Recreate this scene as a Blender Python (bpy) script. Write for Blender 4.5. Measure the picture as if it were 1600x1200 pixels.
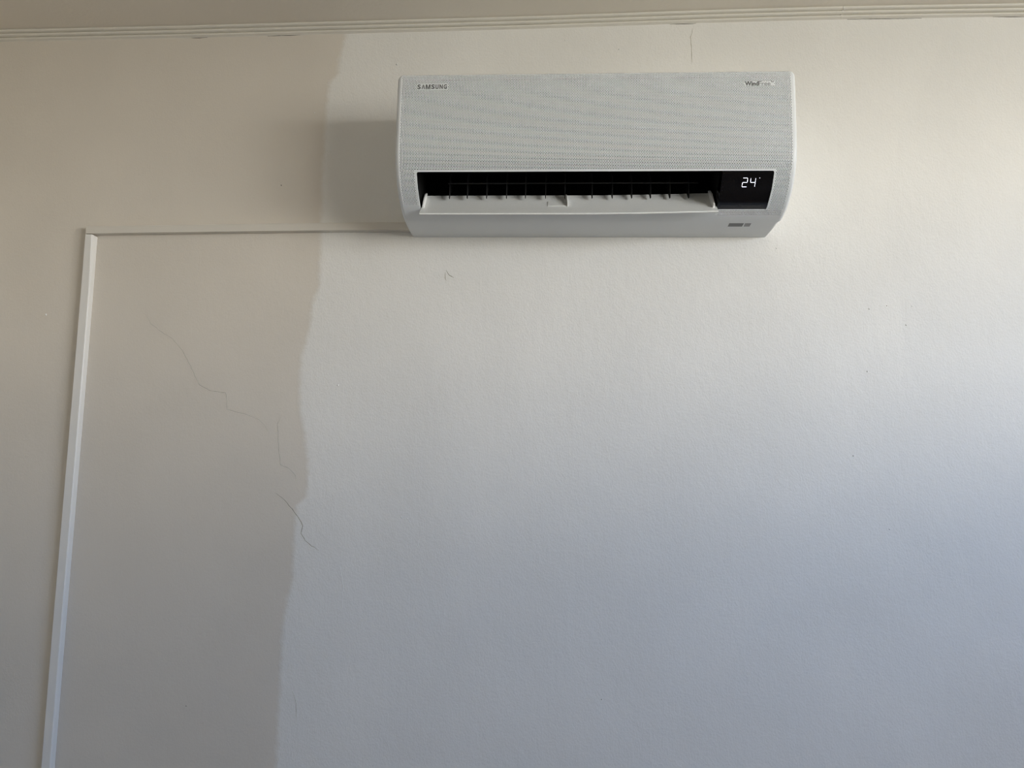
import bpy, math, random
import numpy as np
from mathutils import Matrix, Vector

random.seed(4); np.random.seed(4)
sc = bpy.context.scene
for o in list(bpy.data.objects):
    bpy.data.objects.remove(o)
COL = sc.collection
Z0 = 2.03                      # height of the air conditioner's base above the floor

# ------------------------------------------------------------------ camera
def make_camera():
    f, pi, ya, ro = 1196.0, math.radians(6.482), math.radians(3.1275), math.radians(.9838)
    fw = Vector((-math.sin(ya)*math.cos(pi), math.cos(ya)*math.cos(pi), math.sin(pi)))
    r = fw.cross(Vector((0, 0, 1))).normalized(); u = r.cross(fw)
    r2 = r*math.cos(ro)+u*math.sin(ro); u2 = u*math.cos(ro)-r*math.sin(ro)
    cam = bpy.data.cameras.new('camera'); co = bpy.data.objects.new('camera', cam); COL.objects.link(co)
    m = Matrix((( r2.x, u2.x, -fw.x, -.0762), (r2.y, u2.y, -fw.y, -1.7212), (r2.z, u2.z, -fw.z, Z0-.5347), (0, 0, 0, 1)))
    co.matrix_world = m
    cam.sensor_fit = 'HORIZONTAL'; cam.sensor_width = 36; cam.lens = f/1600*36
    cam.clip_start = .05
    sc.camera = co
make_camera()

# ------------------------------------------------------------------ sky, window light, exposure
world = bpy.data.worlds.new('sky'); sc.world = world; world.use_nodes = True
wt = world.node_tree; wt.nodes.clear()
tc = wt.nodes.new('ShaderNodeTexCoord'); sp = wt.nodes.new('ShaderNodeSeparateXYZ')
mr = wt.nodes.new('ShaderNodeMapRange'); mr.inputs['From Min'].default_value = -1; mr.inputs['From Max'].default_value = 1
rp = wt.nodes.new('ShaderNodeValToRGB'); bg = wt.nodes.new('ShaderNodeBackground'); wo = wt.nodes.new('ShaderNodeOutputWorld')
wt.links.new(tc.outputs['Generated'], sp.inputs[0]); wt.links.new(sp.outputs['Z'], mr.inputs['Value'])
wt.links.new(mr.outputs[0], rp.inputs[0]); wt.links.new(rp.outputs[0], bg.inputs['Color']); wt.links.new(bg.outputs[0], wo.inputs['Surface'])
SKY = [(0.0, (.43, .42, .38)), (.47, (.53, .52, .48)), (.50, (1.0, .98, .93)), (.545, (.89, .91, .93)), (.59, (.26, .385, .61)), (1.0, (.11, .23, .52))]
els = rp.color_ramp.elements
els[0].position, els[0].color = SKY[0][0], SKY[0][1]+(1,)
els[1].position, els[1].color = SKY[-1][0], SKY[-1][1]+(1,)
for p, c in SKY[1:-1]:
    e = els.new(p); e.color = c+(1,)
bg.inputs['Strength'].default_value = 22.4

ROOM_L, ROOM_R, ROOM_B = -1.68, 2.05, -4.6
WY0, WY1, WZ0, WZ1 = -2.95, -1.0, 1.60, 2.50      # window opening in the right wall
pl = bpy.data.lights.new('window_portal', 'AREA'); pl.shape = 'RECTANGLE'; pl.size = WZ1-WZ0; pl.size_y = WY1-WY0
pl.cycles.is_portal = True
po = bpy.data.objects.new('window_portal', pl); COL.objects.link(po)
po.location = (ROOM_R+.13, (WY0+WY1)/2, (WZ0+WZ1)/2); po.rotation_euler = (0, math.radians(90), 0)

vs = sc.view_settings
vs.view_transform = 'Standard'; vs.look = 'None'; vs.gamma = 1; vs.use_curve_mapping = False
vs.exposure = 0.0
sc.cycles.filter_width = 1.0; sc.cycles.denoising_prefilter = 'NONE'
sc.cycles.max_bounces = 8; sc.cycles.diffuse_bounces = 6

# ------------------------------------------------------------------ helpers
def mesh_obj(name, verts, faces, mat, parent=None, smooth=None, loc=None):
    me = bpy.data.meshes.new(name); me.from_pydata([tuple(v) for v in verts], [], faces); me.update()
    if mat: me.materials.append(mat)
    if smooth is not None:
        me.polygons.foreach_set('use_smooth', [True]*len(me.polygons)); me.set_sharp_from_angle(angle=math.radians(smooth))
    o = bpy.data.objects.new(name, me); COL.objects.link(o)
    if parent: o.parent = parent
    if loc: o.location = loc
    return o
def fix_normals(o):
    import bmesh
    bm = bmesh.new(); bm.from_mesh(o.data); bmesh.ops.remove_doubles(bm, verts=bm.verts, dist=1e-6)
    bmesh.ops.recalc_face_normals(bm, faces=bm.faces); bm.to_mesh(o.data); bm.free()
    return o
def box(a, b):
    (x0, y0, z0), (x1, y1, z1) = a, b
    v = [(x0,y0,z0),(x1,y0,z0),(x1,y1,z0),(x0,y1,z0),(x0,y0,z1),(x1,y0,z1),(x1,y1,z1),(x0,y1,z1)]
    f = [(0,3,2,1),(4,5,6,7),(0,1,5,4),(1,2,6,5),(2,3,7,6),(3,0,4,7)]
    return v, f
def extrude_x(poly, x0, x1):
    n = len(poly); v = [(x0, y, z) for y, z in poly]+[(x1, y, z) for y, z in poly]
    f = [tuple(range(n)), tuple(range(2*n-1, n-1, -1))]+[(i, i+n, (i+1) % n+n, (i+1) % n) for i in range(n)]
    return v, f
def bevel(o, w, seg=2, ang=40):
    m = o.modifiers.new('bevel', 'BEVEL'); m.width = w; m.segments = seg; m.limit_method = 'ANGLE'; m.angle_limit = math.radians(ang)
    return o
def join(*vf):
    V, F = [], []
    for v, f in vf:
        n = len(V); V += list(v); F += [tuple(i+n for i in q) for q in f]
    return V, F

def material(name, color, rough=.5, spec=.5, bump=None, emit=None, vary=None):
    m = bpy.data.materials.new(name); m.use_nodes = True; nt = m.node_tree; b = nt.nodes['Principled BSDF']
    b.inputs['Base Color'].default_value = tuple(color)+(1,); b.inputs['Roughness'].default_value = rough
    b.inputs['Specular IOR Level'].default_value = spec
    co = nt.nodes.new('ShaderNodeTexCoord')
    if emit:
        b.inputs['Emission Color'].default_value = tuple(emit[0])+(1,); b.inputs['Emission Strength'].default_value = emit[1]
    if vary:
        n = nt.nodes.new('ShaderNodeTexNoise'); n.inputs['Scale'].default_value = vary[0]; n.inputs['Detail'].default_value = 4
        nt.links.new(co.outputs['Object'], n.inputs['Vector'])
        mx = nt.nodes.new('ShaderNodeMix'); mx.data_type = 'RGBA'
        mx.inputs['A'].default_value = tuple(c*(1-vary[1]) for c in color)+(1,); mx.inputs['B'].default_value = tuple(min(1, c*(1+vary[1])) for c in color)+(1,)
        nt.links.new(n.outputs['Fac'], mx.inputs['Factor']); nt.links.new(mx.outputs['Result'], b.inputs['Base Color'])
    if bump:
        n = nt.nodes.new('ShaderNodeTexNoise'); n.inputs['Scale'].default_value = bump[0]; n.inputs['Detail'].default_value = 3
        nt.links.new(co.outputs['Object'], n.inputs['Vector'])
        bp = nt.nodes.new('ShaderNodeBump'); bp.inputs['Strength'].default_value = bump[1]; bp.inputs['Distance'].default_value = bump[2]
        nt.links.new(n.outputs['Fac'], bp.inputs['Height']); nt.links.new(bp.outputs[0], b.inputs['Normal'])
    return m

NEW = (.80, .785, .745); OLD = (.70, .65, .575)
def wall_material():
    """Two coats of paint that meet along a ragged edge, roller stipple, a few scuffs."""
    m = bpy.data.materials.new('wall_paint'); m.use_nodes = True; nt = m.node_tree; L = nt.links.new
    b = nt.nodes['Principled BSDF']; b.inputs['Roughness'].default_value = .62; b.inputs['Specular IOR Level'].default_value = .3
    co = nt.nodes.new('ShaderNodeTexCoord'); s = nt.nodes.new('ShaderNodeSeparateXYZ'); L(co.outputs['Object'], s.inputs[0])
    def math_(op, a, c=None):
        n = nt.nodes.new('ShaderNodeMath'); n.operation = op
        for i, q in enumerate((a, c)):
            if q is None: continue
            if isinstance(q, (int, float)): n.inputs[i].default_value = q
            else: L(q, n.inputs[i])
        return n.outputs[0]
    def noise(scale, detail, vec=None, rough=.5):
        n = nt.nodes.new('ShaderNodeTexNoise'); n.inputs['Scale'].default_value = scale; n.inputs['Detail'].default_value = detail; n.inputs['Roughness'].default_value = rough
        L(vec or co.outputs['Object'], n.inputs['Vector']); return n.outputs['Fac']
    def edge(points, z_lo, z_hi, x_lo, x_hi, soft, ragged):
        """0 left of the polyline, 1 right of it (points are (x, z) measured on the wall)."""
        mrg = nt.nodes.new('ShaderNodeMapRange'); mrg.inputs['From Min'].default_value = z_lo; mrg.inputs['From Max'].default_value = z_hi; L(s.outputs['Z'], mrg.inputs['Value'])
        fc = nt.nodes.new('ShaderNodeFloatCurve'); L(mrg.outputs[0], fc.inputs['Value'])
        cv = fc.mapping.curves[0]
        pts = sorted(((z-z_lo)/(z_hi-z_lo), (x-x_lo)/(x_hi-x_lo)) for x, z in points)
        while len(cv.points) < len(pts): cv.points.new(.5, .5)
        for p, (a, c) in zip(cv.points, pts): p.location = (a, c); p.handle_type = 'VECTOR'
        fc.mapping.update()
        xb = math_('ADD', math_('MULTIPLY', fc.outputs[0], x_hi-x_lo), x_lo)
        d = math_('SUBTRACT', s.outputs['X'], xb)
        d = math_('ADD', d, math_('MULTIPLY', math_('SUBTRACT', noise(55, 4), .5), ragged))
        r = nt.nodes.new('ShaderNodeMapRange'); r.interpolation_type = 'SMOOTHSTEP'
        r.inputs['From Min'].default_value = -soft; r.inputs['From Max'].default_value = soft; L(d, r.inputs['Value'])
        return r.outputs[0]
    left = edge([(-.588,.53),(-.588,.506),(-.6,.449),(-.603,.409),(-.622,.384),(-.627,.32),(-.629,.192),(-.627,.012),(-.625,-.088),(-.627,-.122),(-.64,-.157),(-.644,-.225),(-.66,-.285),(-.657,-.403),(-.642,-.462),(-.63,-.549),(-.631,-.599),(-.653,-.621),(-.656,-.678),(-.654,-.783),(-.666,-.839),(-.672,-.895),(-.672,-.998),(-.671,-1.19),(-.67,-2.03)], -2.03, .53, -.8, -.5, .009, .014)
    right = edge([(.84,.53),(.818,.478),(.77,.369),(.724,.285),(.696,.201),(.679,.132),(.673,.08),(.675,.005),(.681,-.084),(.697,-.215),(.76,-.5),(.85,-.9),(.9,-2.03)], -2.03, .53, .5, 1.0, .006, .008)
    def mix(f, a, c, mode='MIX'):
        n = nt.nodes.new('ShaderNodeMix'); n.data_type = 'RGBA'; n.blend_type = mode
        for k, q in (('Factor', f), ('A', a), ('B', c)):
            if isinstance(q, tuple): n.inputs[k].default_value = q+(1,)
            elif isinstance(q, (int, float)): n.inputs[k].default_value = q
            else: L(q, n.inputs[k])
        return n.outputs['Result']
    col = mix(left, OLD, NEW)
    col = mix(math_('MULTIPLY', right, .05), col, (.62, .62, .63))
    # uneven coverage of the roller: broad, faint blotches
    blot = nt.nodes.new('ShaderNodeMapRange'); blot.inputs['To Min'].default_value = .965; blot.inputs['To Max'].default_value = 1.03
    blot.inputs['From Min'].default_value = .3; blot.inputs['From Max'].default_value = .7; L(noise(3.2, 3), blot.inputs['Value'])
    cb = nt.nodes.new('ShaderNodeCombineXYZ')
    for i in range(3): L(blot.outputs[0], cb.inputs[i])
    col = mix(1.0, col, cb.outputs[0], 'MULTIPLY')
    L(col, b.inputs['Base Color'])
    # stipple: fine roller texture, stretched runs, soft hollows in the plaster
    mp = nt.nodes.new('ShaderNodeMapping'); mp.inputs['Scale'].default_value = (1.15, 1, .8); L(co.outputs['Object'], mp.inputs['Vector'])
    h = math_('ADD', math_('MULTIPLY', noise(230, 3, mp.outputs[0]), .0011), math_('MULTIPLY', noise(48, 3, mp.outputs[0]), .0016))
    h = math_('MULTIPLY', h, math_('ADD', math_('MULTIPLY', left, 1.05), .55))      # the newer coat is rougher
    h = math_('ADD', h, math_('MULTIPLY', noise(5.0, 2), .006))
    h = math_('ADD', h, math_('MULTIPLY', left, .0004))
    bp = nt.nodes.new('ShaderNodeBump'); bp.inputs['Strength'].default_value = .42; bp.inputs['Distance'].default_value = 1.0
    L(h, bp.inputs['Height']); L(bp.outputs[0], b.inputs['Normal'])
    return m

M_WALL = wall_material()
M_ROOM = material('room_paint', (.74, .695, .61), .6, .3, bump=(150, .3, .002), vary=(2.5, .03))
M_CEIL = material('ceiling_paint', (.78, .73, .65), .7, .2, bump=(120, .25, .002), vary=(2.0, .03))
M_TRIM = material('moulding_paint', (.74, .71, .64), .5, .4, bump=(60, .35, .003), vary=(9, .04))
M_TRUNK = material('trunking_paint', (.69, .655, .59), .42, .5, vary=(14, .03), bump=(90, .12, .001))
M_PVC = material('trunking_pvc', (.79, .775, .74), .4, .5, vary=(14, .03), bump=(90, .12, .001))
M_FLOOR = material('floor_wood', (.13, .09, .06), .4, .5, vary=(6, .25))
M_WHITE = material('white_plastic', (.72, .745, .755), .42, .5)
M_PANEL = material('panel_plastic', (.80, .825, .835), .45, .5)
M_BLADE = material('blade_plastic', (.76, .77, .75), .4, .5, vary=(420, .06))
M_ARM = material('arm_plastic', (.86, .86, .84), .3, .5)
M_DARK = material('backing_dark', (.02, .02, .02), .8, .1)  # near-black backing that puts shade into the panel holes
M_BLACK = material('outlet_black', (.006, .006, .006), .6, .2)
M_VANE = material('vane_black', (.006, .006, .006), .5, .3)
M_GLASS = material('display_black', (.004, .004, .005), .12, .5)
M_LED = material('display_light', (.8, .8, .9), .4, .3, emit=((.80, .82, 1.0), 1.6))
M_LEDDIM = material('display_light_dim', (.4, .4, .5), .4, .3, emit=((.8, .82, .9), .25))
M_LOGO = material('logo_grey', (.14, .14, .14), .4, .5)
M_LOGO2 = material('logo_pale_grey', (.34, .34, .34), .4, .5)
M_MARK = material('mark_grey', (.13, .135, .14), .4, .5)
M_MARK2 = material('mark_mid_grey', (.24, .245, .25), .4, .5)
M_LINE = material('display_line', (.045, .045, .045), .4, .4)
M_CRACK = material('crack_dark', (.42, .39, .33), .8, .1)  # darker tone of the hairline cracks
M_CRACK2 = material('crack_faint', (.55, .515, .45), .8, .1)
M_NIB = material('paint_nib_white', (.80, .79, .76), .45, .5)
M_GAP = material('gap_dark', (.16, .145, .12), .9, .1)  # dark brown for the gap ribbons and wall specks

def structure(o):
    o['kind'] = 'structure'; return o

# ------------------------------------------------------------------ room shell
# the moulding and ceiling of this room run a little uneven: (x, height of the moulding's lower edge)
EDGE = [(-2.6,.494),(-1.457,.5026),(-1.0,.5061),(-.557,.5117),(-.139,.517),(.269,.5257),(.45,.5282),(.639,.5302),(1.0,.5304),(2.05,.530)]
def edge_z(x):
    return float(np.interp(x, [p[0] for p in EDGE], [p[1] for p in EDGE]))
CORN_H = .0205
xs = np.linspace(ROOM_L-.15, ROOM_R+.15, 41)
V, F = [], []
for x in xs:
    zc = Z0+edge_z(x)+CORN_H
    V += [(x, .12, zc), (x, ROOM_B-.12, zc), (x, ROOM_B-.12, zc+.12), (x, .12, zc+.12)]
for i in range(len(xs)-1):
    a, b2 = 4*i, 4*i+4
    F += [(a+k, a+(k+1) % 4, b2+(k+1) % 4, b2+k) for k in range(4)]
F += [(0, 1, 2, 3), (len(V)-1, len(V)-2, len(V)-3, len(V)-4)]
structure(mesh_obj('ceiling', V, F, M_CEIL))

o = structure(mesh_obj('wall_back', *box((ROOM_L-.12, 0, -Z0), (ROOM_R+.12, .12, .60)), M_WALL)); o.location = (0, 0, Z0)
wall_back = o
structure(mesh_obj('wall_left', *box((ROOM_L-.12, ROOM_B, 0), (ROOM_L, 0, 2.6)), M_ROOM))
structure(mesh_obj('wall_front', *box((ROOM_L-.12, ROOM_B-.12, 0), (ROOM_R+.12, ROOM_B, 2.6)), M_ROOM))
R0, R1 = ROOM_R, ROOM_R+.12
wall_right = structure(mesh_obj('wall_right', *join(box((R0, ROOM_B, 0), (R1, 0, WZ0)), box((R0, ROOM_B, WZ1), (R1, 0, 2.6)), box((R0, ROOM_B, WZ0), (R1, WY0, WZ1)), box((R0, WY1, WZ0), (R1, 0, WZ1))), M_ROOM))
structure(mesh_obj('floor', *box((ROOM_L-.12, ROOM_B-.12, -.1), (ROOM_R+.12, .12, 0)), M_FLOOR))
# window in the right wall, outside the picture: frame, mullion and sill
w = structure(bpy.data.objects.new('window_1', None)); COL.objects.link(w); w.location = (R0, (WY0+WY1)/2, WZ0)
def wpart(name, a, b2):
    q = mesh_obj(name, *box(a, b2), M_TRUNK); q.parent = w; q.matrix_parent_inverse = Matrix.Translation(-w.location); bevel(q, .004)
wpart('window_frame', (R0+.04, WY0, WZ0), (R0+.09, WY0+.05, WZ1)); wpart('window_frame', (R0+.04, WY1-.05, WZ0), (R0+.09, WY1, WZ1))
wpart('window_frame', (R0+.04, WY0+.05, WZ1-.05), (R0+.09, WY1-.05, WZ1)); wpart('window_frame', (R0+.04, WY0+.05, WZ0), (R0+.09, WY1-.05, WZ0+.05))
wpart('mullion', (R0+.045, (WY0+WY1)/2-.03, WZ0+.05), (R0+.085, (WY0+WY1)/2+.03, WZ1-.05))
wpart('window_sill', (R0-.09, WY0-.05, WZ0-.03), (R0+.04, WY1+.05, WZ0))

# ceiling moulding: three beads stepping out to the ceiling, in two lengths that meet at a filled joint
def moulding(name, x0, x1, mat=M_TRIM):
    prof = [(0, -.0015)]
    n = 3; dp = .0205/n; dh = CORN_H/n
    for k in range(n):
        y0, z0 = -dp*k-.001, dh*k
        for t in range(7):
            a = math.pi*(t/6)*.9-.12
            cx, cz = y0-dp*.12, z0+dh*.5
            prof.append((cx-math.sin(a)*dp*.85, cz-math.cos(a)*dh*.5))
    prof += [(-.0215, CORN_H+.0004), (0, CORN_H+.0004)]
    N = len(prof); X = np.linspace(x0, x1, max(3, int((x1-x0)/.06)))
    V, F = [], []
    for x in X:
        z = Z0+edge_z(x)
        V += [(x, y, z+h) for y, h in prof]
    for i in range(len(X)-1):
        F += [(i*N+k, (i+1)*N+k, (i+1)*N+(k+1) % N, i*N+(k+1) % N) for k in range(N)]
    F += [tuple(range(N)), tuple(range(len(V)-1, len(V)-N-1, -1))]
    return structure(fix_normals(mesh_obj(name, V, F, mat, smooth=50)))
t1 = moulding('trim_1', ROOM_L, .58475)
t2 = moulding('trim_2', .58515, ROOM_R)
# crumbling filler at the joint
V, F = [], []
for (x, h, y, r) in ((.5845, .005, -.0065, .0022), (.5855, .011, -.0130, .0024), (.5850, .0165, -.0200, .002), (.588, .013, -.0155, .0014)):
    n0 = len(V)
    for a in range(4):
        for b2 in range(7):
            th = math.pi*a/3; ph = 2*math.pi*b2/7; rr = r*random.uniform(.7, 1.25)
            V.append((x+rr*math.sin(th)*math.cos(ph), y+rr*math.sin(th)*math.sin(ph), Z0+edge_z(x)+h+rr*math.cos(th)))
    F += [(n0+a*7+b2, n0+a*7+(b2+1) % 7, n0+(a+1)*7+(b2+1) % 7, n0+(a+1)*7+b2) for a in range(3) for b2 in range(7)]
o = mesh_obj('joint_filler', V, F, M_NIB, t2, smooth=80); o['kind'] = 'stuff'; o['label'] = 'crumbled filler in the moulding joint'

# hairline cracks and paint nibs of the wall
def ribbon(name, pts, wdt, mat, jag=.0012):
    P = []
    for (a, b2) in zip(pts, pts[1:]):
        d = math.hypot(b2[0]-a[0], b2[1]-a[1]); n = max(1, int(d/.006))
        for k in range(n): P.append((a[0]+(b2[0]-a[0])*k/n+random.uniform(-jag, jag)*.6, a[1]+(b2[1]-a[1])*k/n+random.uniform(-jag, jag)*.6))
    P.append(pts[-1]); V, F = [], []
    for i, (x, z) in enumerate(P):
        x2, z2 = P[min(i+1, len(P)-1)]; x1, z1 = P[max(i-1, 0)]
        tx, tz = x2-x1, z2-z1; l = math.hypot(tx, tz) or 1; nx, nz = -tz/l, tx/l
        t = i/(len(P)-1); ww = wdt*(.25+.75*math.sin(math.pi*min(1, max(0, t)))**.6)*random.uniform(.7, 1.2)/2
        V += [(x+nx*ww, -.0001, z+nz*ww), (x, -.0006, z), (x-nx*ww, -.0001, z-nz*ww)]
    for i in range(len(P)-1):
        F += [(3*i, 3*i+3, 3*i+4, 3*i+1), (3*i+1, 3*i+4, 3*i+5, 3*i+2)]
    return fix_normals(mesh_obj(name, V, F, mat, wall_back))
ribbon('crack', [(-1.035,-.182),(-1.022,-.205),(-.992,-.226),(-.966,-.242),(-.941,-.269),(-.919,-.305),(-.896,-.348),(-.871,-.361),(-.831,-.367),(-.826,-.405),(-.8,-.411),(-.776,-.417),(-.751,-.427),(-.735,-.441),(-.727,-.456)], .0015, M_CRACK2)
ribbon('crack', [(-.698,-.419),(-.706,-.436),(-.702,-.477),(-.698,-.509),(-.694,-.529),(-.674,-.538),(-.66,-.552),(-.655,-.566)], .0015, M_CRACK2)
ribbon('crack', [(-.703,-.593),(-.679,-.611),(-.657,-.635),(-.641,-.656),(-.637,-.666),(-.64,-.682),(-.629,-.698),(-.614,-.709),(-.597,-.719)], .0017, M_CRACK)
ribbon('crack', [(-.328,-.075),(-.320,-.087),(-.309,-.093)], .0017, M_CRACK, .0004)
ribbon('crack', [(-.330,-.080),(-.329,-.095),(-.326,-.101)], .0014, M_CRACK, .0004)
ribbon('crack', [(.244,.515),(.238,.49),(.239,.462),(.240,.423)], .0016, M_CRACK2)
ribbon('crack', [(-.371,-.689),(-.375,-.707)], .0022, M_NIB, .0003)
ribbon('crack', [(-.547,-.753),(-.539,-.795),(-.538,-.843)], .0020, M_NIB, .0006)
ribbon('crack', [(-.641,-1.024),(-.632,-1.051),(-.63,-1.088)], .0013, M_CRACK2, .0006)
# dark ribbons drawing an open gap under the moulding here and there
for xa, xb in ((-.97, -.93), (-.78, -.70), (.19, .25), (.60, .77), (.93, 1.02)):
    ribbon('crack', [(xa+(xb-xa)*k/4, edge_z(xa+(xb-xa)*k/4)-.0019) for k in range(5)], .0014, M_GAP, .0004)
def nibs(name, pts, mat, r0):
    V, F = [], []
    for (x, z) in pts:
        n0 = len(V); r = r0*random.uniform(.7, 1.3)
        for k in range(8):
            a = 2*math.pi*k/8; q = r*random.uniform(.7, 1.3); V.append((x+q*math.cos(a), .0002, z+1.3*q*math.sin(a)))
        for k in range(8):
            a = 2*math.pi*k/8; V.append((x+.6*r*math.cos(a), -.8*r, z+.7*r*math.sin(a)))
        V.append((x, -1.0*r, z))
        F += [(n0+k, n0+(k+1) % 8, n0+8+(k+1) % 8, n0+8+k) for k in range(8)]+[(n0+8+k, n0+8+(k+1) % 8, n0+16) for k in range(8)]
    o = fix_normals(mesh_obj(name, V, F, mat, wall_back, smooth=70)); o['kind'] = 'stuff'; return o
nibs('paint_nibs', [(-.57,-.346),(-.394,-.651),(-.413,-.642),(-.399,-.645),(.653,-.646),(.426,-.022),(.627,-.161),(.72,-.154),(.706,-.197),(.07,.461),(-.058,.487),(-1.278,-.186),(.618,-.302),(-.46,.43),(-.655,.31)], M_NIB, .0017)
nibs('dark_specks', [(.581,-.489),(.034,-1.02),(-.879,-1.063),(-.727,.13),(.665,-.1535)], M_GAP, .0010)

# ------------------------------------------------------------------ cable trunking
def trunk_z(x):     # lower edge of the horizontal run
    return float(np.interp(x, [-1.19, -.782, -.42], [.0065, .0122, .0165]))
V, F = [], []
X = np.linspace(-1.1868, -.4105, 14); PRF = [(-.017, 0), (-.017, .0172), (-.0155, .0187), (0, .0187), (0, 0)]
for x in X:
    V += [(x, y, Z0+trunk_z(x)+h) for y, h in PRF]
N = len(PRF)
for i in range(len(X)-1): F += [(i*N+k, (i+1)*N+k, (i+1)*N+(k+1) % N, i*N+(k+1) % N) for k in range(N)]
F += [tuple(range(N)), tuple(range(len(V)-1, len(V)-N-1, -1))]
o = bevel(fix_normals(mesh_obj('cable_trunking', V, F, M_TRUNK)), .0008)
o['label'] = 'thin horizontal plastic cable trunking running left from under the air conditioner'; o['category'] = 'cable trunking'
ztop = Z0+trunk_z(-1.17)-.0016
vx0, vx1 = -1.1872, -1.1667
n = 16; V, F = [], []
for i in range(n+1):
    z = .0+(ztop)*i/n; t = i/n
    d = .0006*math.sin(9*t)
    ch = .0035 if i == n else 0
    V += [(vx0+d, 0, z), (vx0+d, -.017, z), (vx1+d-.002-ch, -.017, z), (vx1+d-ch, -.0155+ch, z), (vx1+d, 0, z-ch*.8)]
for i in range(n): F += [(5*i+k, 5*i+(k+1) % 5, 5*i+5+(k+1) % 5, 5*i+5+k) for k in range(5)]
F += [(0, 1, 2, 3, 4), tuple(5*n+k for k in (4, 3, 2, 1, 0))]
o = bevel(fix_normals(mesh_obj('cable_trunking', V, F, M_PVC)), .0008)
o['label'] = 'long vertical plastic cable trunking running down the left of the wall'; o['category'] = 'cable trunking'

# ------------------------------------------------------------------ air conditioner
ac = bpy.data.objects.new('air_conditioner', None); COL.objects.link(ac); ac.location = (0, 0, Z0)
ac['label'] = 'white wall-mounted air conditioner with open flap and lit temperature display'; ac['category'] = 'air conditioner'
HW = .41; FIL = .008; XI = HW-FIL
CTRL = [(-.17,.2918),(-.198,.2912),(-.2085,.2885),(-.213,.280),(-.2148,.258),(-.2158,.2328),(-.2166,.17),(-.216,.125),(-.2125,.0995),(-.2025,.0763),(-.190,.0578),(-.178,.0450),(-.1525,.0268),(-.135,.0185),(-.113,.0118),(-.092,.0073),(-.06,.0042),(-.02,.0034)]
def catmull(P, n=14):
    out = []
    P = [np.array(p) for p in P]; P = [2*P[0]-P[1]]+P+[2*P[-1]-P[-2]]
    for i in range(1, len(P)-2):
        a, b2, c, d = P[i-1:i+3]
        for k in range(n):
            t = k/n; out.append(.5*((2*b2)+(-a+c)*t+(2*a-5*b2+4*c-d)*t*t+(-a+3*b2-3*c+d)*t**3))
    out.append(P[-2]); return np.array(out)
PT = np.vstack([[(0, .2918)], catmull(CTRL), [(0, .0034)]])
SS = np.concatenate([[0], np.cumsum(np.hypot(*np.diff(PT, axis=0).T))])
SEND = SS[-1]
def F_(s): return np.interp(s, SS, PT[:, 0]), np.interp(s, SS, PT[:, 1])
def norm_(s):
    y1, z1 = F_(np.minimum(s+.0015, SEND)); y0, z0 = F_(np.maximum(s-.0015, 0))
    ty, tz = y1-y0, z1-z0; l = np.hypot(ty, tz); return tz/l, -ty/l     # outward
def s_of(z):
    m = (SS > .19) & (SS < SEND-.03); return float(np.interp(-z, -PT[m, 1], SS[m]))
RC = .013
def squeeze(x, y, z):
    lim = np.where(z > .2918-RC, HW-RC+np.sqrt(np.maximum(0, RC*RC-(np.minimum(z, .2918)-(.2918-RC))**2)), HW)
    limr = np.where(y > -.094, np.where(z < .02, np.minimum(lim, HW-.005), lim), lim)
    lim = np.where(x > 0, limr, lim)
    a = np.abs(x)
    return np.where(a > .385, np.sign(x)*(.385+(a-.385)*(lim-.385)/(HW-.385)), x)
def pos(x, s, off=0.0):
    """Point on the front skin: x across, s down the profile, off = depth below the skin."""
    x = np.asarray(x, float); s = np.broadcast_to(np.asarray(s, float), x.shape)
    y, z = F_(s); ny, nz = norm_(s)
    xx = squeeze(x, y, z)
    return np.stack([xx, np.minimum(y-ny*off, 0), z-nz*off], -1)

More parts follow.
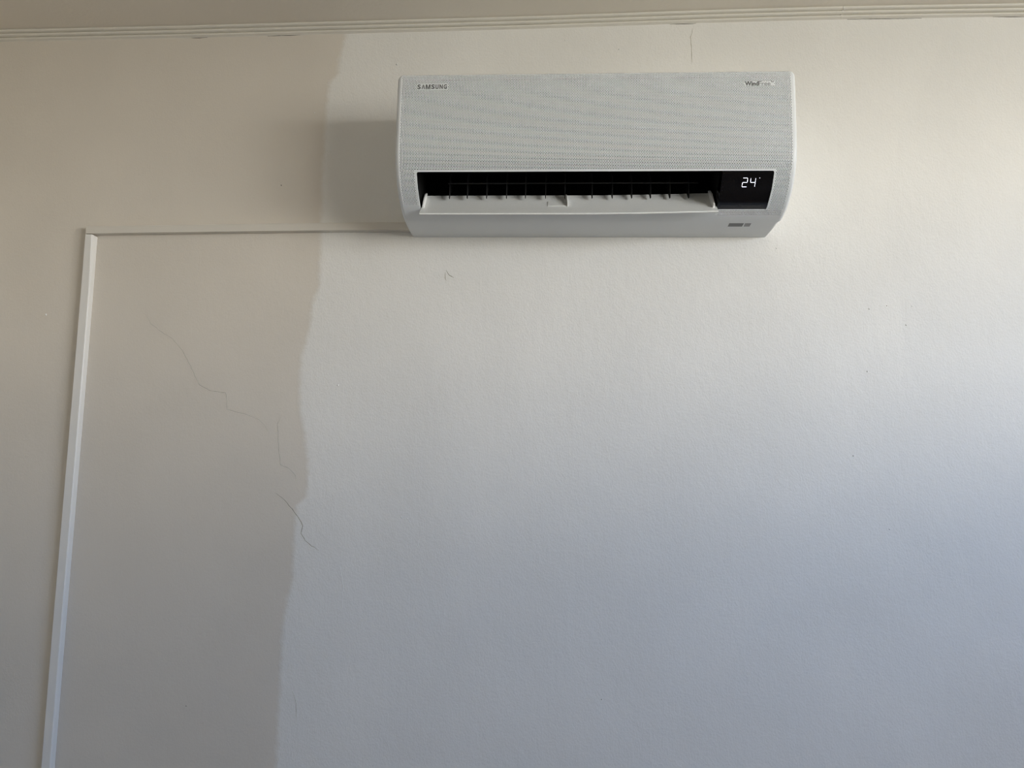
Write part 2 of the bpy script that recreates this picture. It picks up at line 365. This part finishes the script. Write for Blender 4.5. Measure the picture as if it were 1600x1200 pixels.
class Skin:
    def __init__(self): self.V, self.F, self.n = [], [], 0
    def add(self, v, faces):
        self.V.append(v.reshape(-1, 3)); self.F += [tuple(int(i)+self.n for i in f) for f in faces]; self.n += len(self.V[-1])
    def plain(self, x0, x1, s0, s1, off=0.0, step=.004, nx=None):
        if nx is None: nx = 1 if abs(x1-x0) < .02 else max(2, int((x1-x0)/.05))
        ns = max(1, int(math.ceil((s1-s0)/step)))
        gx = np.concatenate([np.linspace(x0, x1, nx+1)]) if not (x0 < -.39 or x1 > .39) else np.unique(np.concatenate([np.linspace(x0, x1, nx+1), [q for q in (-.385, .385) if x0 < q < x1]]))
        gs = np.linspace(s0, s1, ns+1); nx = len(gx)-1
        A, B = np.meshgrid(gx, gs); v = pos(A.ravel(), B.ravel(), off)
        w_ = nx+1
        self.add(v, [(j*w_+i, (j+1)*w_+i, (j+1)*w_+i+1, j*w_+i+1) for j in range(ns) for i in range(nx)])
    def lip(self, x0, s0, x1, s1, depth):
        n = max(1, int(max(abs(x1-x0)/.1, abs(s1-s0)/.004))); t = np.linspace(0, 1, n+1)
        xx, ss = x0+(x1-x0)*t, s0+(s1-s0)*t
        v = np.concatenate([pos(xx, ss, 0), pos(xx, ss, depth)])
        self.add(v, [(i, i+1, n+2+i, n+1+i) for i in range(n)])
    def perf(self, x0, x1, s0, s1, keep=(), pitch=.0034, r=.00108, depth=.0012):
        rows = max(1, int(round((s1-s0)/(pitch*.866)))); hs = (s1-s0)/rows
        ang = np.radians([0, 60, 120, 180, 240, 300])
        for j in range(rows):
            a, b2 = s0+j*hs, s0+(j+1)*hs; sm = (a+b2)/2
            off = (pitch/2 if j % 2 else 0.0)
            n = int((x1-x0-off)/pitch)
            L_ = x0+off+np.arange(n)*pitch; R_ = L_+pitch
            if off: self._q(x0, x0+off, a, b2)
            if x1-R_[-1] > 1e-6: self._q(R_[-1], x1, a, b2)
            C_ = (L_+R_)/2
            solid = np.zeros(n, bool)
            for kx0, kx1, ks0, ks1 in keep:
                if ks0 <= sm <= ks1: solid |= (C_ > kx0) & (C_ < kx1)
            for q in np.flatnonzero(solid): self._q(L_[q], R_[q], a, b2)
            h = np.flatnonzero(~solid); m = len(h)
            if not m: continue
            Lh, Rh, Ch = L_[h], R_[h], C_[h]
            X = np.empty((m, 16)); S_ = np.empty((m, 16))
            X[:, 0], X[:, 1], X[:, 2], X[:, 3] = Lh, Rh, Rh, Lh
            S_[:, 0:2] = b2; S_[:, 2:4] = a
            for k in range(6):
                X[:, 4+k] = X[:, 10+k] = Ch+r*math.cos(ang[k]); S_[:, 4+k] = S_[:, 10+k] = sm-r*math.sin(ang[k])
            O = np.zeros((m, 16)); O[:, 10:] = depth
            y, z = F_(S_); ny, nz = norm_(S_)
            v = np.stack([squeeze(X, y, z), y-ny*O, z-nz*O], -1)
            T = [(3, 6, 5, 2), (0, 1, 9, 8), (1, 2, 4), (2, 5, 4), (1, 4, 9), (3, 0, 7), (3, 7, 6), (0, 8, 7)]
            T += [(4+k, 10+k, 10+(k+1) % 6, 4+(k+1) % 6) for k in range(6)]
            self.add(v, [tuple(i*16+q for q in f) for i in range(m) for f in T])
    def _q(self, x0, x1, a, b2):
        self.add(pos(np.array([x0, x0, x1, x1]), np.array([a, b2, b2, a])), [(0, 1, 2, 3)])
    def build(self, name, mat, parent=ac, smooth=None):
        return mesh_obj(name, np.concatenate(self.V).tolist(), self.F, mat, parent, smooth)

XP = .4005
OX0, OX1 = -.366, .366                # outlet and display opening
DX0 = .2625                           # where the display begins
sP0 = s_of(.2868); sOT = s_of(.0788); sA = sOT-.0042; sOB = s_of(.0199); sC = s_of(.0142); sL = s_of(.0262)
def rect_s(z0, z1): return s_of(z1), s_of(z0)
keep = [(-.3685, -.3022)+rect_s(.2525, .2662), (.3056, .3670)+rect_s(.2540, .2650)]
sk = Skin()
sk.perf(-XP, XP, sP0, sA, keep)
sk.plain(OX0-.003, OX1+.003, sA, sOT)
sk.plain(-XI, -XP, sP0, sL); sk.plain(XP, XI, sP0, sC)
sk.perf(-XP, OX0-.0030, sA, sL); sk.plain(OX0-.0030, OX0, sOT, sL)
sk.perf(OX1+.0030, XP, sA, sOB); sk.plain(OX1, OX1+.0030, sOT, sOB)
sk.plain(DX0, DX0+.003, sOB, sC); sk.perf(DX0+.003, XP, sOB, sC)
sk.lip(OX0, sOT, OX1, sOT, .006); sk.lip(OX0, sOT, OX0, sOB, .006); sk.lip(OX1, sOB, OX1, sOT, .006); sk.lip(OX1, sOB, OX0, sOB, .006)
def corner(x, s, dx, ds, r=.0042):      # small rounded corner of the opening
    t = np.linspace(0, math.pi/2, 6); ax = x+dx*(r-r*np.sin(t)); as_ = s+ds*(r-r*np.cos(t))
    v = np.concatenate([pos(np.array([x]), np.array([s])), pos(ax, as_), pos(ax, as_, .006)])
    f = [(0, 1+i, 2+i) for i in range(5)]+[(1+i, 7+i, 8+i, 2+i) for i in range(5)]
    sk.add(v, f)
corner(OX0, sOT, 1, 1); corner(OX1, sOT, -1, 1); corner(OX1, sOB, -1, -1)
sk.build('front_panel', M_PANEL)['label'] = 'finely perforated white front panel'

sb = Skin()
sb.plain(-XI, XI, 0, sP0)
sb.plain(-XI, OX0, sL, sOB); sb.plain(-XI, DX0, sOB, sC); sb.plain(-XI, XI, sC, SEND)
# rounded side edges and the two flanks
gs = np.unique(np.concatenate([np.arange(0, SEND, .004), SS[::3], [SEND]]))
for sg in (-1, 1):
    ne = 6; rows = []
    for k in range(ne+1):
        e = math.pi/2*k/ne
        rows.append(pos(np.full(len(gs), sg*(XI+FIL*math.sin(e))), gs, FIL*(1-math.cos(e))))
    last = rows[-1].copy(); last[:, 1] = 0; rows.append(last)
    v = np.concatenate(rows); n = len(gs)
    f = [(k*n+i, k*n+i+1, (k+1)*n+i+1, (k+1)*n+i) for k in range(ne+1) for i in range(n-1)]
    if sg > 0: f = [q[::-1] for q in f]
    sb.add(v, [q[::-1] for q in f])
sb.build('body_shell', M_WHITE, smooth=35)

# dark backing sheet added behind the perforations, its colour shades the holes
sf = Skin()
sf.plain(-.395, .395, sP0-.004, sOT-.002, off=.009, step=.01)
sf.plain(-.395, OX0-.001, sOT-.002, sL+.002, off=.006, step=.008); sf.plain(OX1+.001, .395, sOT-.002, sOB, off=.006, step=.008); sf.plain(DX0, .395, sOB, sC+.002, off=.006, step=.006)
sf.build('dark_backing', M_DARK)

# outlet duct: black channel behind the opening
yT, zT = [float(q) for q in F_(sOT)]; yB, zB = [float(q) for q in F_(sOB)]
duct = [(yT+.0015, zT+.0005), (-.150, .128), (-.085, .150), (-.035, .125), (-.035, .060), (-.085, .030), (yB+.004, zB+.0012)]
V = [(OX0-.001, y, z) for y, z in duct]+[(DX0+.0005, y, z) for y, z in duct]; n = len(duct)
F = [(i, i+1, n+i+1, n+i) for i in range(n-1)]+[tuple(range(n)), tuple(range(2*n-1, n-1, -1))]
mesh_obj('outlet_duct', V, F, M_BLACK, ac)['label'] = 'black hollow air outlet'

# upright vanes inside the outlet and the rod that links them
vane_poly = [(-.060, .122), (-.118, .112), (-.131, .098), (-.131, .050), (-.1255, .0495), (-.112, .068), (-.060, .092)]
vx = [-.306, -.264, -.222, -.179, -.138, -.0945, -.053, -.0112, .0317, .073, .113, .154, .1938]
v, f = extrude_x(vane_poly, -.0007, .0007)
proto = bevel(mesh_obj('vane', v, f, M_VANE, ac), .0004, 1); fix_normals(proto); proto.location.x = vx[0]
for k, x in enumerate(vx[1:]):
    c = proto.copy(); COL.objects.link(c); c.parent = ac; c.location.x = x; c.rotation_euler.z = math.radians(-1.5 if x < -.03 else 6)
v, f = extrude_x([(-.1335+.0016*math.cos(a), .0815+.0016*math.sin(a)) for a in np.linspace(0, 2*math.pi, 9)[:-1]], -.309, .226)
fix_normals(mesh_obj('vane_link', v, f, M_VANE, ac))
# flap, swung open: a thin shallow blade whose inner face looks into the room
def blade_pt(t, n_off):           # t 0 front lip .. 1 back edge, n_off below the inner face
    y = -.1635+(.0565)*t; z = .0048+.0590*t
    bow = .0035*math.sin(math.pi*t)
    ny, nz = -.722, .692          # inner face normal (towards the room and up)
    return y-ny*bow-ny*n_off, z-nz*bow-nz*n_off
def bow_x(x): return .0046*max(0, (x-.0)/.262)**1.4 if x > 0 else 0
BX = np.linspace(-.3645, DX0-.001, 25); T = np.linspace(0, 1, 11)
ring = [blade_pt(t, 0) for t in T]+[blade_pt(1.012, .0022)]+[blade_pt(t, .0045) for t in T[::-1]]+[blade_pt(-.02, .0022)]
V, F = [], []; n = len(ring)
for x in BX: V += [(x, y, z+bow_x(x)) for y, z in ring]
for i in range(len(BX)-1): F += [(i*n+k, (i+1)*n+k, (i+1)*n+(k+1) % n, i*n+(k+1) % n) for k in range(n)]
F += [tuple(range(n)), tuple(range(len(V)-1, len(V)-n-1, -1))]
blade = fix_normals(mesh_obj('flap', V, F, M_BLADE, ac, smooth=40)); blade['label'] = 'open light grey air flap'
def arm(x, t0, t1, h, wd, shear=0.0):
    """Small curved hinge bracket standing on the flap's inner face."""
    N_ = 10; V, F = [], []
    for i in range(N_+1):
        u = i/N_; t = t0+(t1-t0)*u; hh = h*(math.sin(math.pi*min(1, .12+u*.88)))**.7+.0008
        for (dx, off) in ((-wd/2, .0012), (wd/2, .0012), (wd/2*.6, -hh), (-wd/2*.6, -hh)):
            y, z = blade_pt(t, off); V.append((x+dx+shear*u, y, z+bow_x(x)))
    for i in range(N_): F += [(4*i+k, 4*i+(k+1) % 4, 4*i+4+(k+1) % 4, 4*i+4+k) for k in range(4)]
    F += [(0, 1, 2, 3), tuple(4*N_+k for k in (3, 2, 1, 0))]
    o = fix_normals(mesh_obj('hinge_arm', V, F, M_ARM, blade, smooth=50)); bevel(o, .0006, 2, 50); return o
arm(-.3605, .36, 1.10, .010, .0052)
arm(DX0-.0075, .22, 1.10, .012, .0058)
arm(-.0500, .44, 1.0, .011, .0032, -.004)
v = []; y0z0 = [(.46, -.0010), (.70, -.0010), (.70, .001), (.46, .001)]
v, f = extrude_x([blade_pt(*q) for q in y0z0], -.0925, -.0535)
bevel(fix_normals(mesh_obj('hinge_plate', v, f, M_BLADE, blade)), .0004)

# display: black gloss window that follows the skin
sd = Skin(); D_OFF = .0012
sd.plain(DX0+.004, OX1-.0006, sOT+.0006, sOB-.0006, off=D_OFF, step=.003)
ns = 12
tS = np.linspace(sOT+.0006, sOB-.0006, ns+1)
left_top = np.where(tS > sOB-.012, DX0+.0001+np.clip((tS-(sOB-.012))/.012, 0, 1)*.0035, DX0+.0001)
v = np.concatenate([pos(left_top, tS, D_OFF), pos(np.full(ns+1, DX0+.004), tS, D_OFF)])
sd.add(v, [(i, i+1, ns+2+i, ns+1+i) for i in range(ns)])
sd.add(np.concatenate([pos(left_top, tS, D_OFF), pos(left_top, tS, .03)]), [(i, ns+1+i, ns+2+i, i+1) for i in range(ns)])
disp = sd.build('display', M_GLASS, smooth=40); disp['label'] = 'glossy black display window'
sSPAN = lambda z: s_of(z)
def plate(name, quads, mat, parent, lift=.0004, base=D_OFF, sub=3):
    """Thin raised marks laid on the skin: quads of (x, s) corners."""
    V, F = [], []; n = 0
    for q in quads:
        q = np.array(q, float)
        P_ = []
        for a in range(len(q)):
            P_ += [q[a]+(q[(a+1) % len(q)]-q[a])*k/sub for k in range(sub)]
        P_ = np.array(P_); m = len(P_); c = P_.mean(0)
        top = pos(P_[:, 0], P_[:, 1], base-lift); bot = pos(P_[:, 0], P_[:, 1], base+.0003); cc = pos(np.array([c[0]]), np.array([c[1]]), base-lift)
        V += top.tolist()+bot.tolist()+cc.tolist()
        F += [(n+i, n+(i+1) % m, n+2*m) for i in range(m)]+[(n+i, n+m+i, n+m+(i+1) % m, n+(i+1) % m) for i in range(m)]
        n += 2*m+1
    return fix_normals(mesh_obj(name, V, F, mat, parent))
def digit(x0, segs, wd=.0108, z0=.0513, z1=.0667, th=.00115):
    s0, s1 = s_of(z1), s_of(z0); sm = (s0+s1)/2; g = .0003; Q = []
    def hbar(s): return [(x0+th*.5, s), (x0+th, s-th/2), (x0+wd-th, s-th/2), (x0+wd-th*.5, s), (x0+wd-th, s+th/2), (x0+th, s+th/2)]
    def vbar(x, a, b2): return [(x, a+g), (x+th/2, a+th/2+g), (x+th/2, b2-th/2-g), (x, b2-g), (x-th/2, b2-th/2-g), (x-th/2, a+th/2+g)]
    D = {'a': hbar(s0+th/2), 'g': hbar(sm), 'd': hbar(s1-th/2), 'f': vbar(x0+th/2, s0+th/2, sm), 'b': vbar(x0+wd-th/2, s0+th/2, sm), 'e': vbar(x0+th/2, sm, s1-th/2), 'c': vbar(x0+wd-th/2, sm, s1-th/2)}
    return plate('digit', [D[k] for k in segs], M_LED, disp, sub=2)
digit(.3045, 'abged'); digit(.3205, 'fgbc')
sdg = s_of(.0662)
plate('degree_mark', [[(.3386+.0013*math.cos(a), sdg+.0013*math.sin(a)) for a in np.linspace(0, 2*math.pi, 9)[:-1]]], M_LEDDIM, disp, sub=1)
sl_ = s_of(.0242)
plate('display_line', [[(.269, sl_-.0008), (.305, sl_-.0008), (.305, sl_+.0008), (.269, sl_+.0008)]], M_LINE, disp, lift=.0002)
plate('display_line', [[(.311, sl_-.0008), (.3545, sl_-.0008), (.3545, sl_+.0008), (.311, sl_+.0008)]], M_LINE, disp, lift=.0002)

# two grey marks printed on the underside
def s_at_y(y):
    m = SS > s_of(.03); return float(np.interp(y, PT[m, 0], SS[m]))
sa, sbm = s_at_y(-.0895), s_at_y(-.0735)
def para(x0, x1, sh=.0035): return [(x0+sh*0, sbm), (x1+sh*0, sbm), (x1-.0, sa), (x0-.0, sa)]
plate('printed_mark', [para(.3005, .3315)], M_MARK, ac, lift=.0003, base=0.0)
plate('printed_mark', [para(.3345, .3475)], M_MARK2, ac, lift=.0003, base=0.0)

# raised lettering on the front panel
def lettering(name, text, x0, x1, zb, zt, mat, thick=.0, lift=.0006):
    cu = bpy.data.curves.new(name, 'FONT'); cu.body = text; cu.offset = thick; cu.resolution_u = 4
    t = bpy.data.objects.new(name, cu); COL.objects.link(t)
    bpy.context.view_layer.update()
    me = bpy.data.meshes.new_from_object(t.evaluated_get(bpy.context.evaluated_depsgraph_get()))
    bpy.data.objects.remove(t)
    co = np.array([v_.co[:2] for v_ in me.vertices]); lo, hi = co.min(0), co.max(0)
    sv = np.interp(co[:, 1], [lo[1], hi[1]], [s_of(zb), s_of(zt)]); xv = np.interp(co[:, 0], [lo[0], hi[0]], [x0, x1])
    P_ = pos(xv, sv, -lift)
    for v_, p in zip(me.vertices, P_): v_.co = p
    me.materials.clear(); me.materials.append(mat)
    o = bpy.data.objects.new(name, me); COL.objects.link(o); o.parent = ac
    return o
xl = -.3668
for ch, wl in (('S', .0080), ('\u039b', .0084), ('M', .0108), ('S', .0080), ('U', .0077), ('N', .0079), ('G', .0079)):
    if ch == 'M':
        a, b2, w_, x1_ = s_of(.2645), s_of(.2540), .0017, xl+wl-.0014; xm = (xl+x1_)/2
        plate('maker_letter', [[(xl, a), (xl+w_, a), (xl+w_, b2), (xl, b2)], [(x1_-w_, a), (x1_, a), (x1_, b2), (x1_-w_, b2)],
              [(xl+w_*.6, a), (xl+w_*1.35, a), (xm+w_*.35, b2), (xm-w_*.4, b2)], [(x1_-w_*1.35, a), (x1_-w_*.6, a), (xm+w_*.4, b2), (xm-w_*.35, b2)]], M_LOGO, ac, lift=.0006, base=0.0)
    else: lettering('maker_letter', ch, xl, xl+wl-.0014, .2540, .2645, M_LOGO, .026)
    xl += wl+.0004+.0004*(ch != '\u039b')
lettering('model_lettering', 'Wind', .3075, .3345, .2548, .2640, M_LOGO, .02)
lettering('model_lettering', 'Free', .3350, .3585, .2548, .2640, M_LOGO2, .006)
lettering('model_lettering', 'TM', .3595, .3645, .2612, .2640, M_LOGO2, .006)
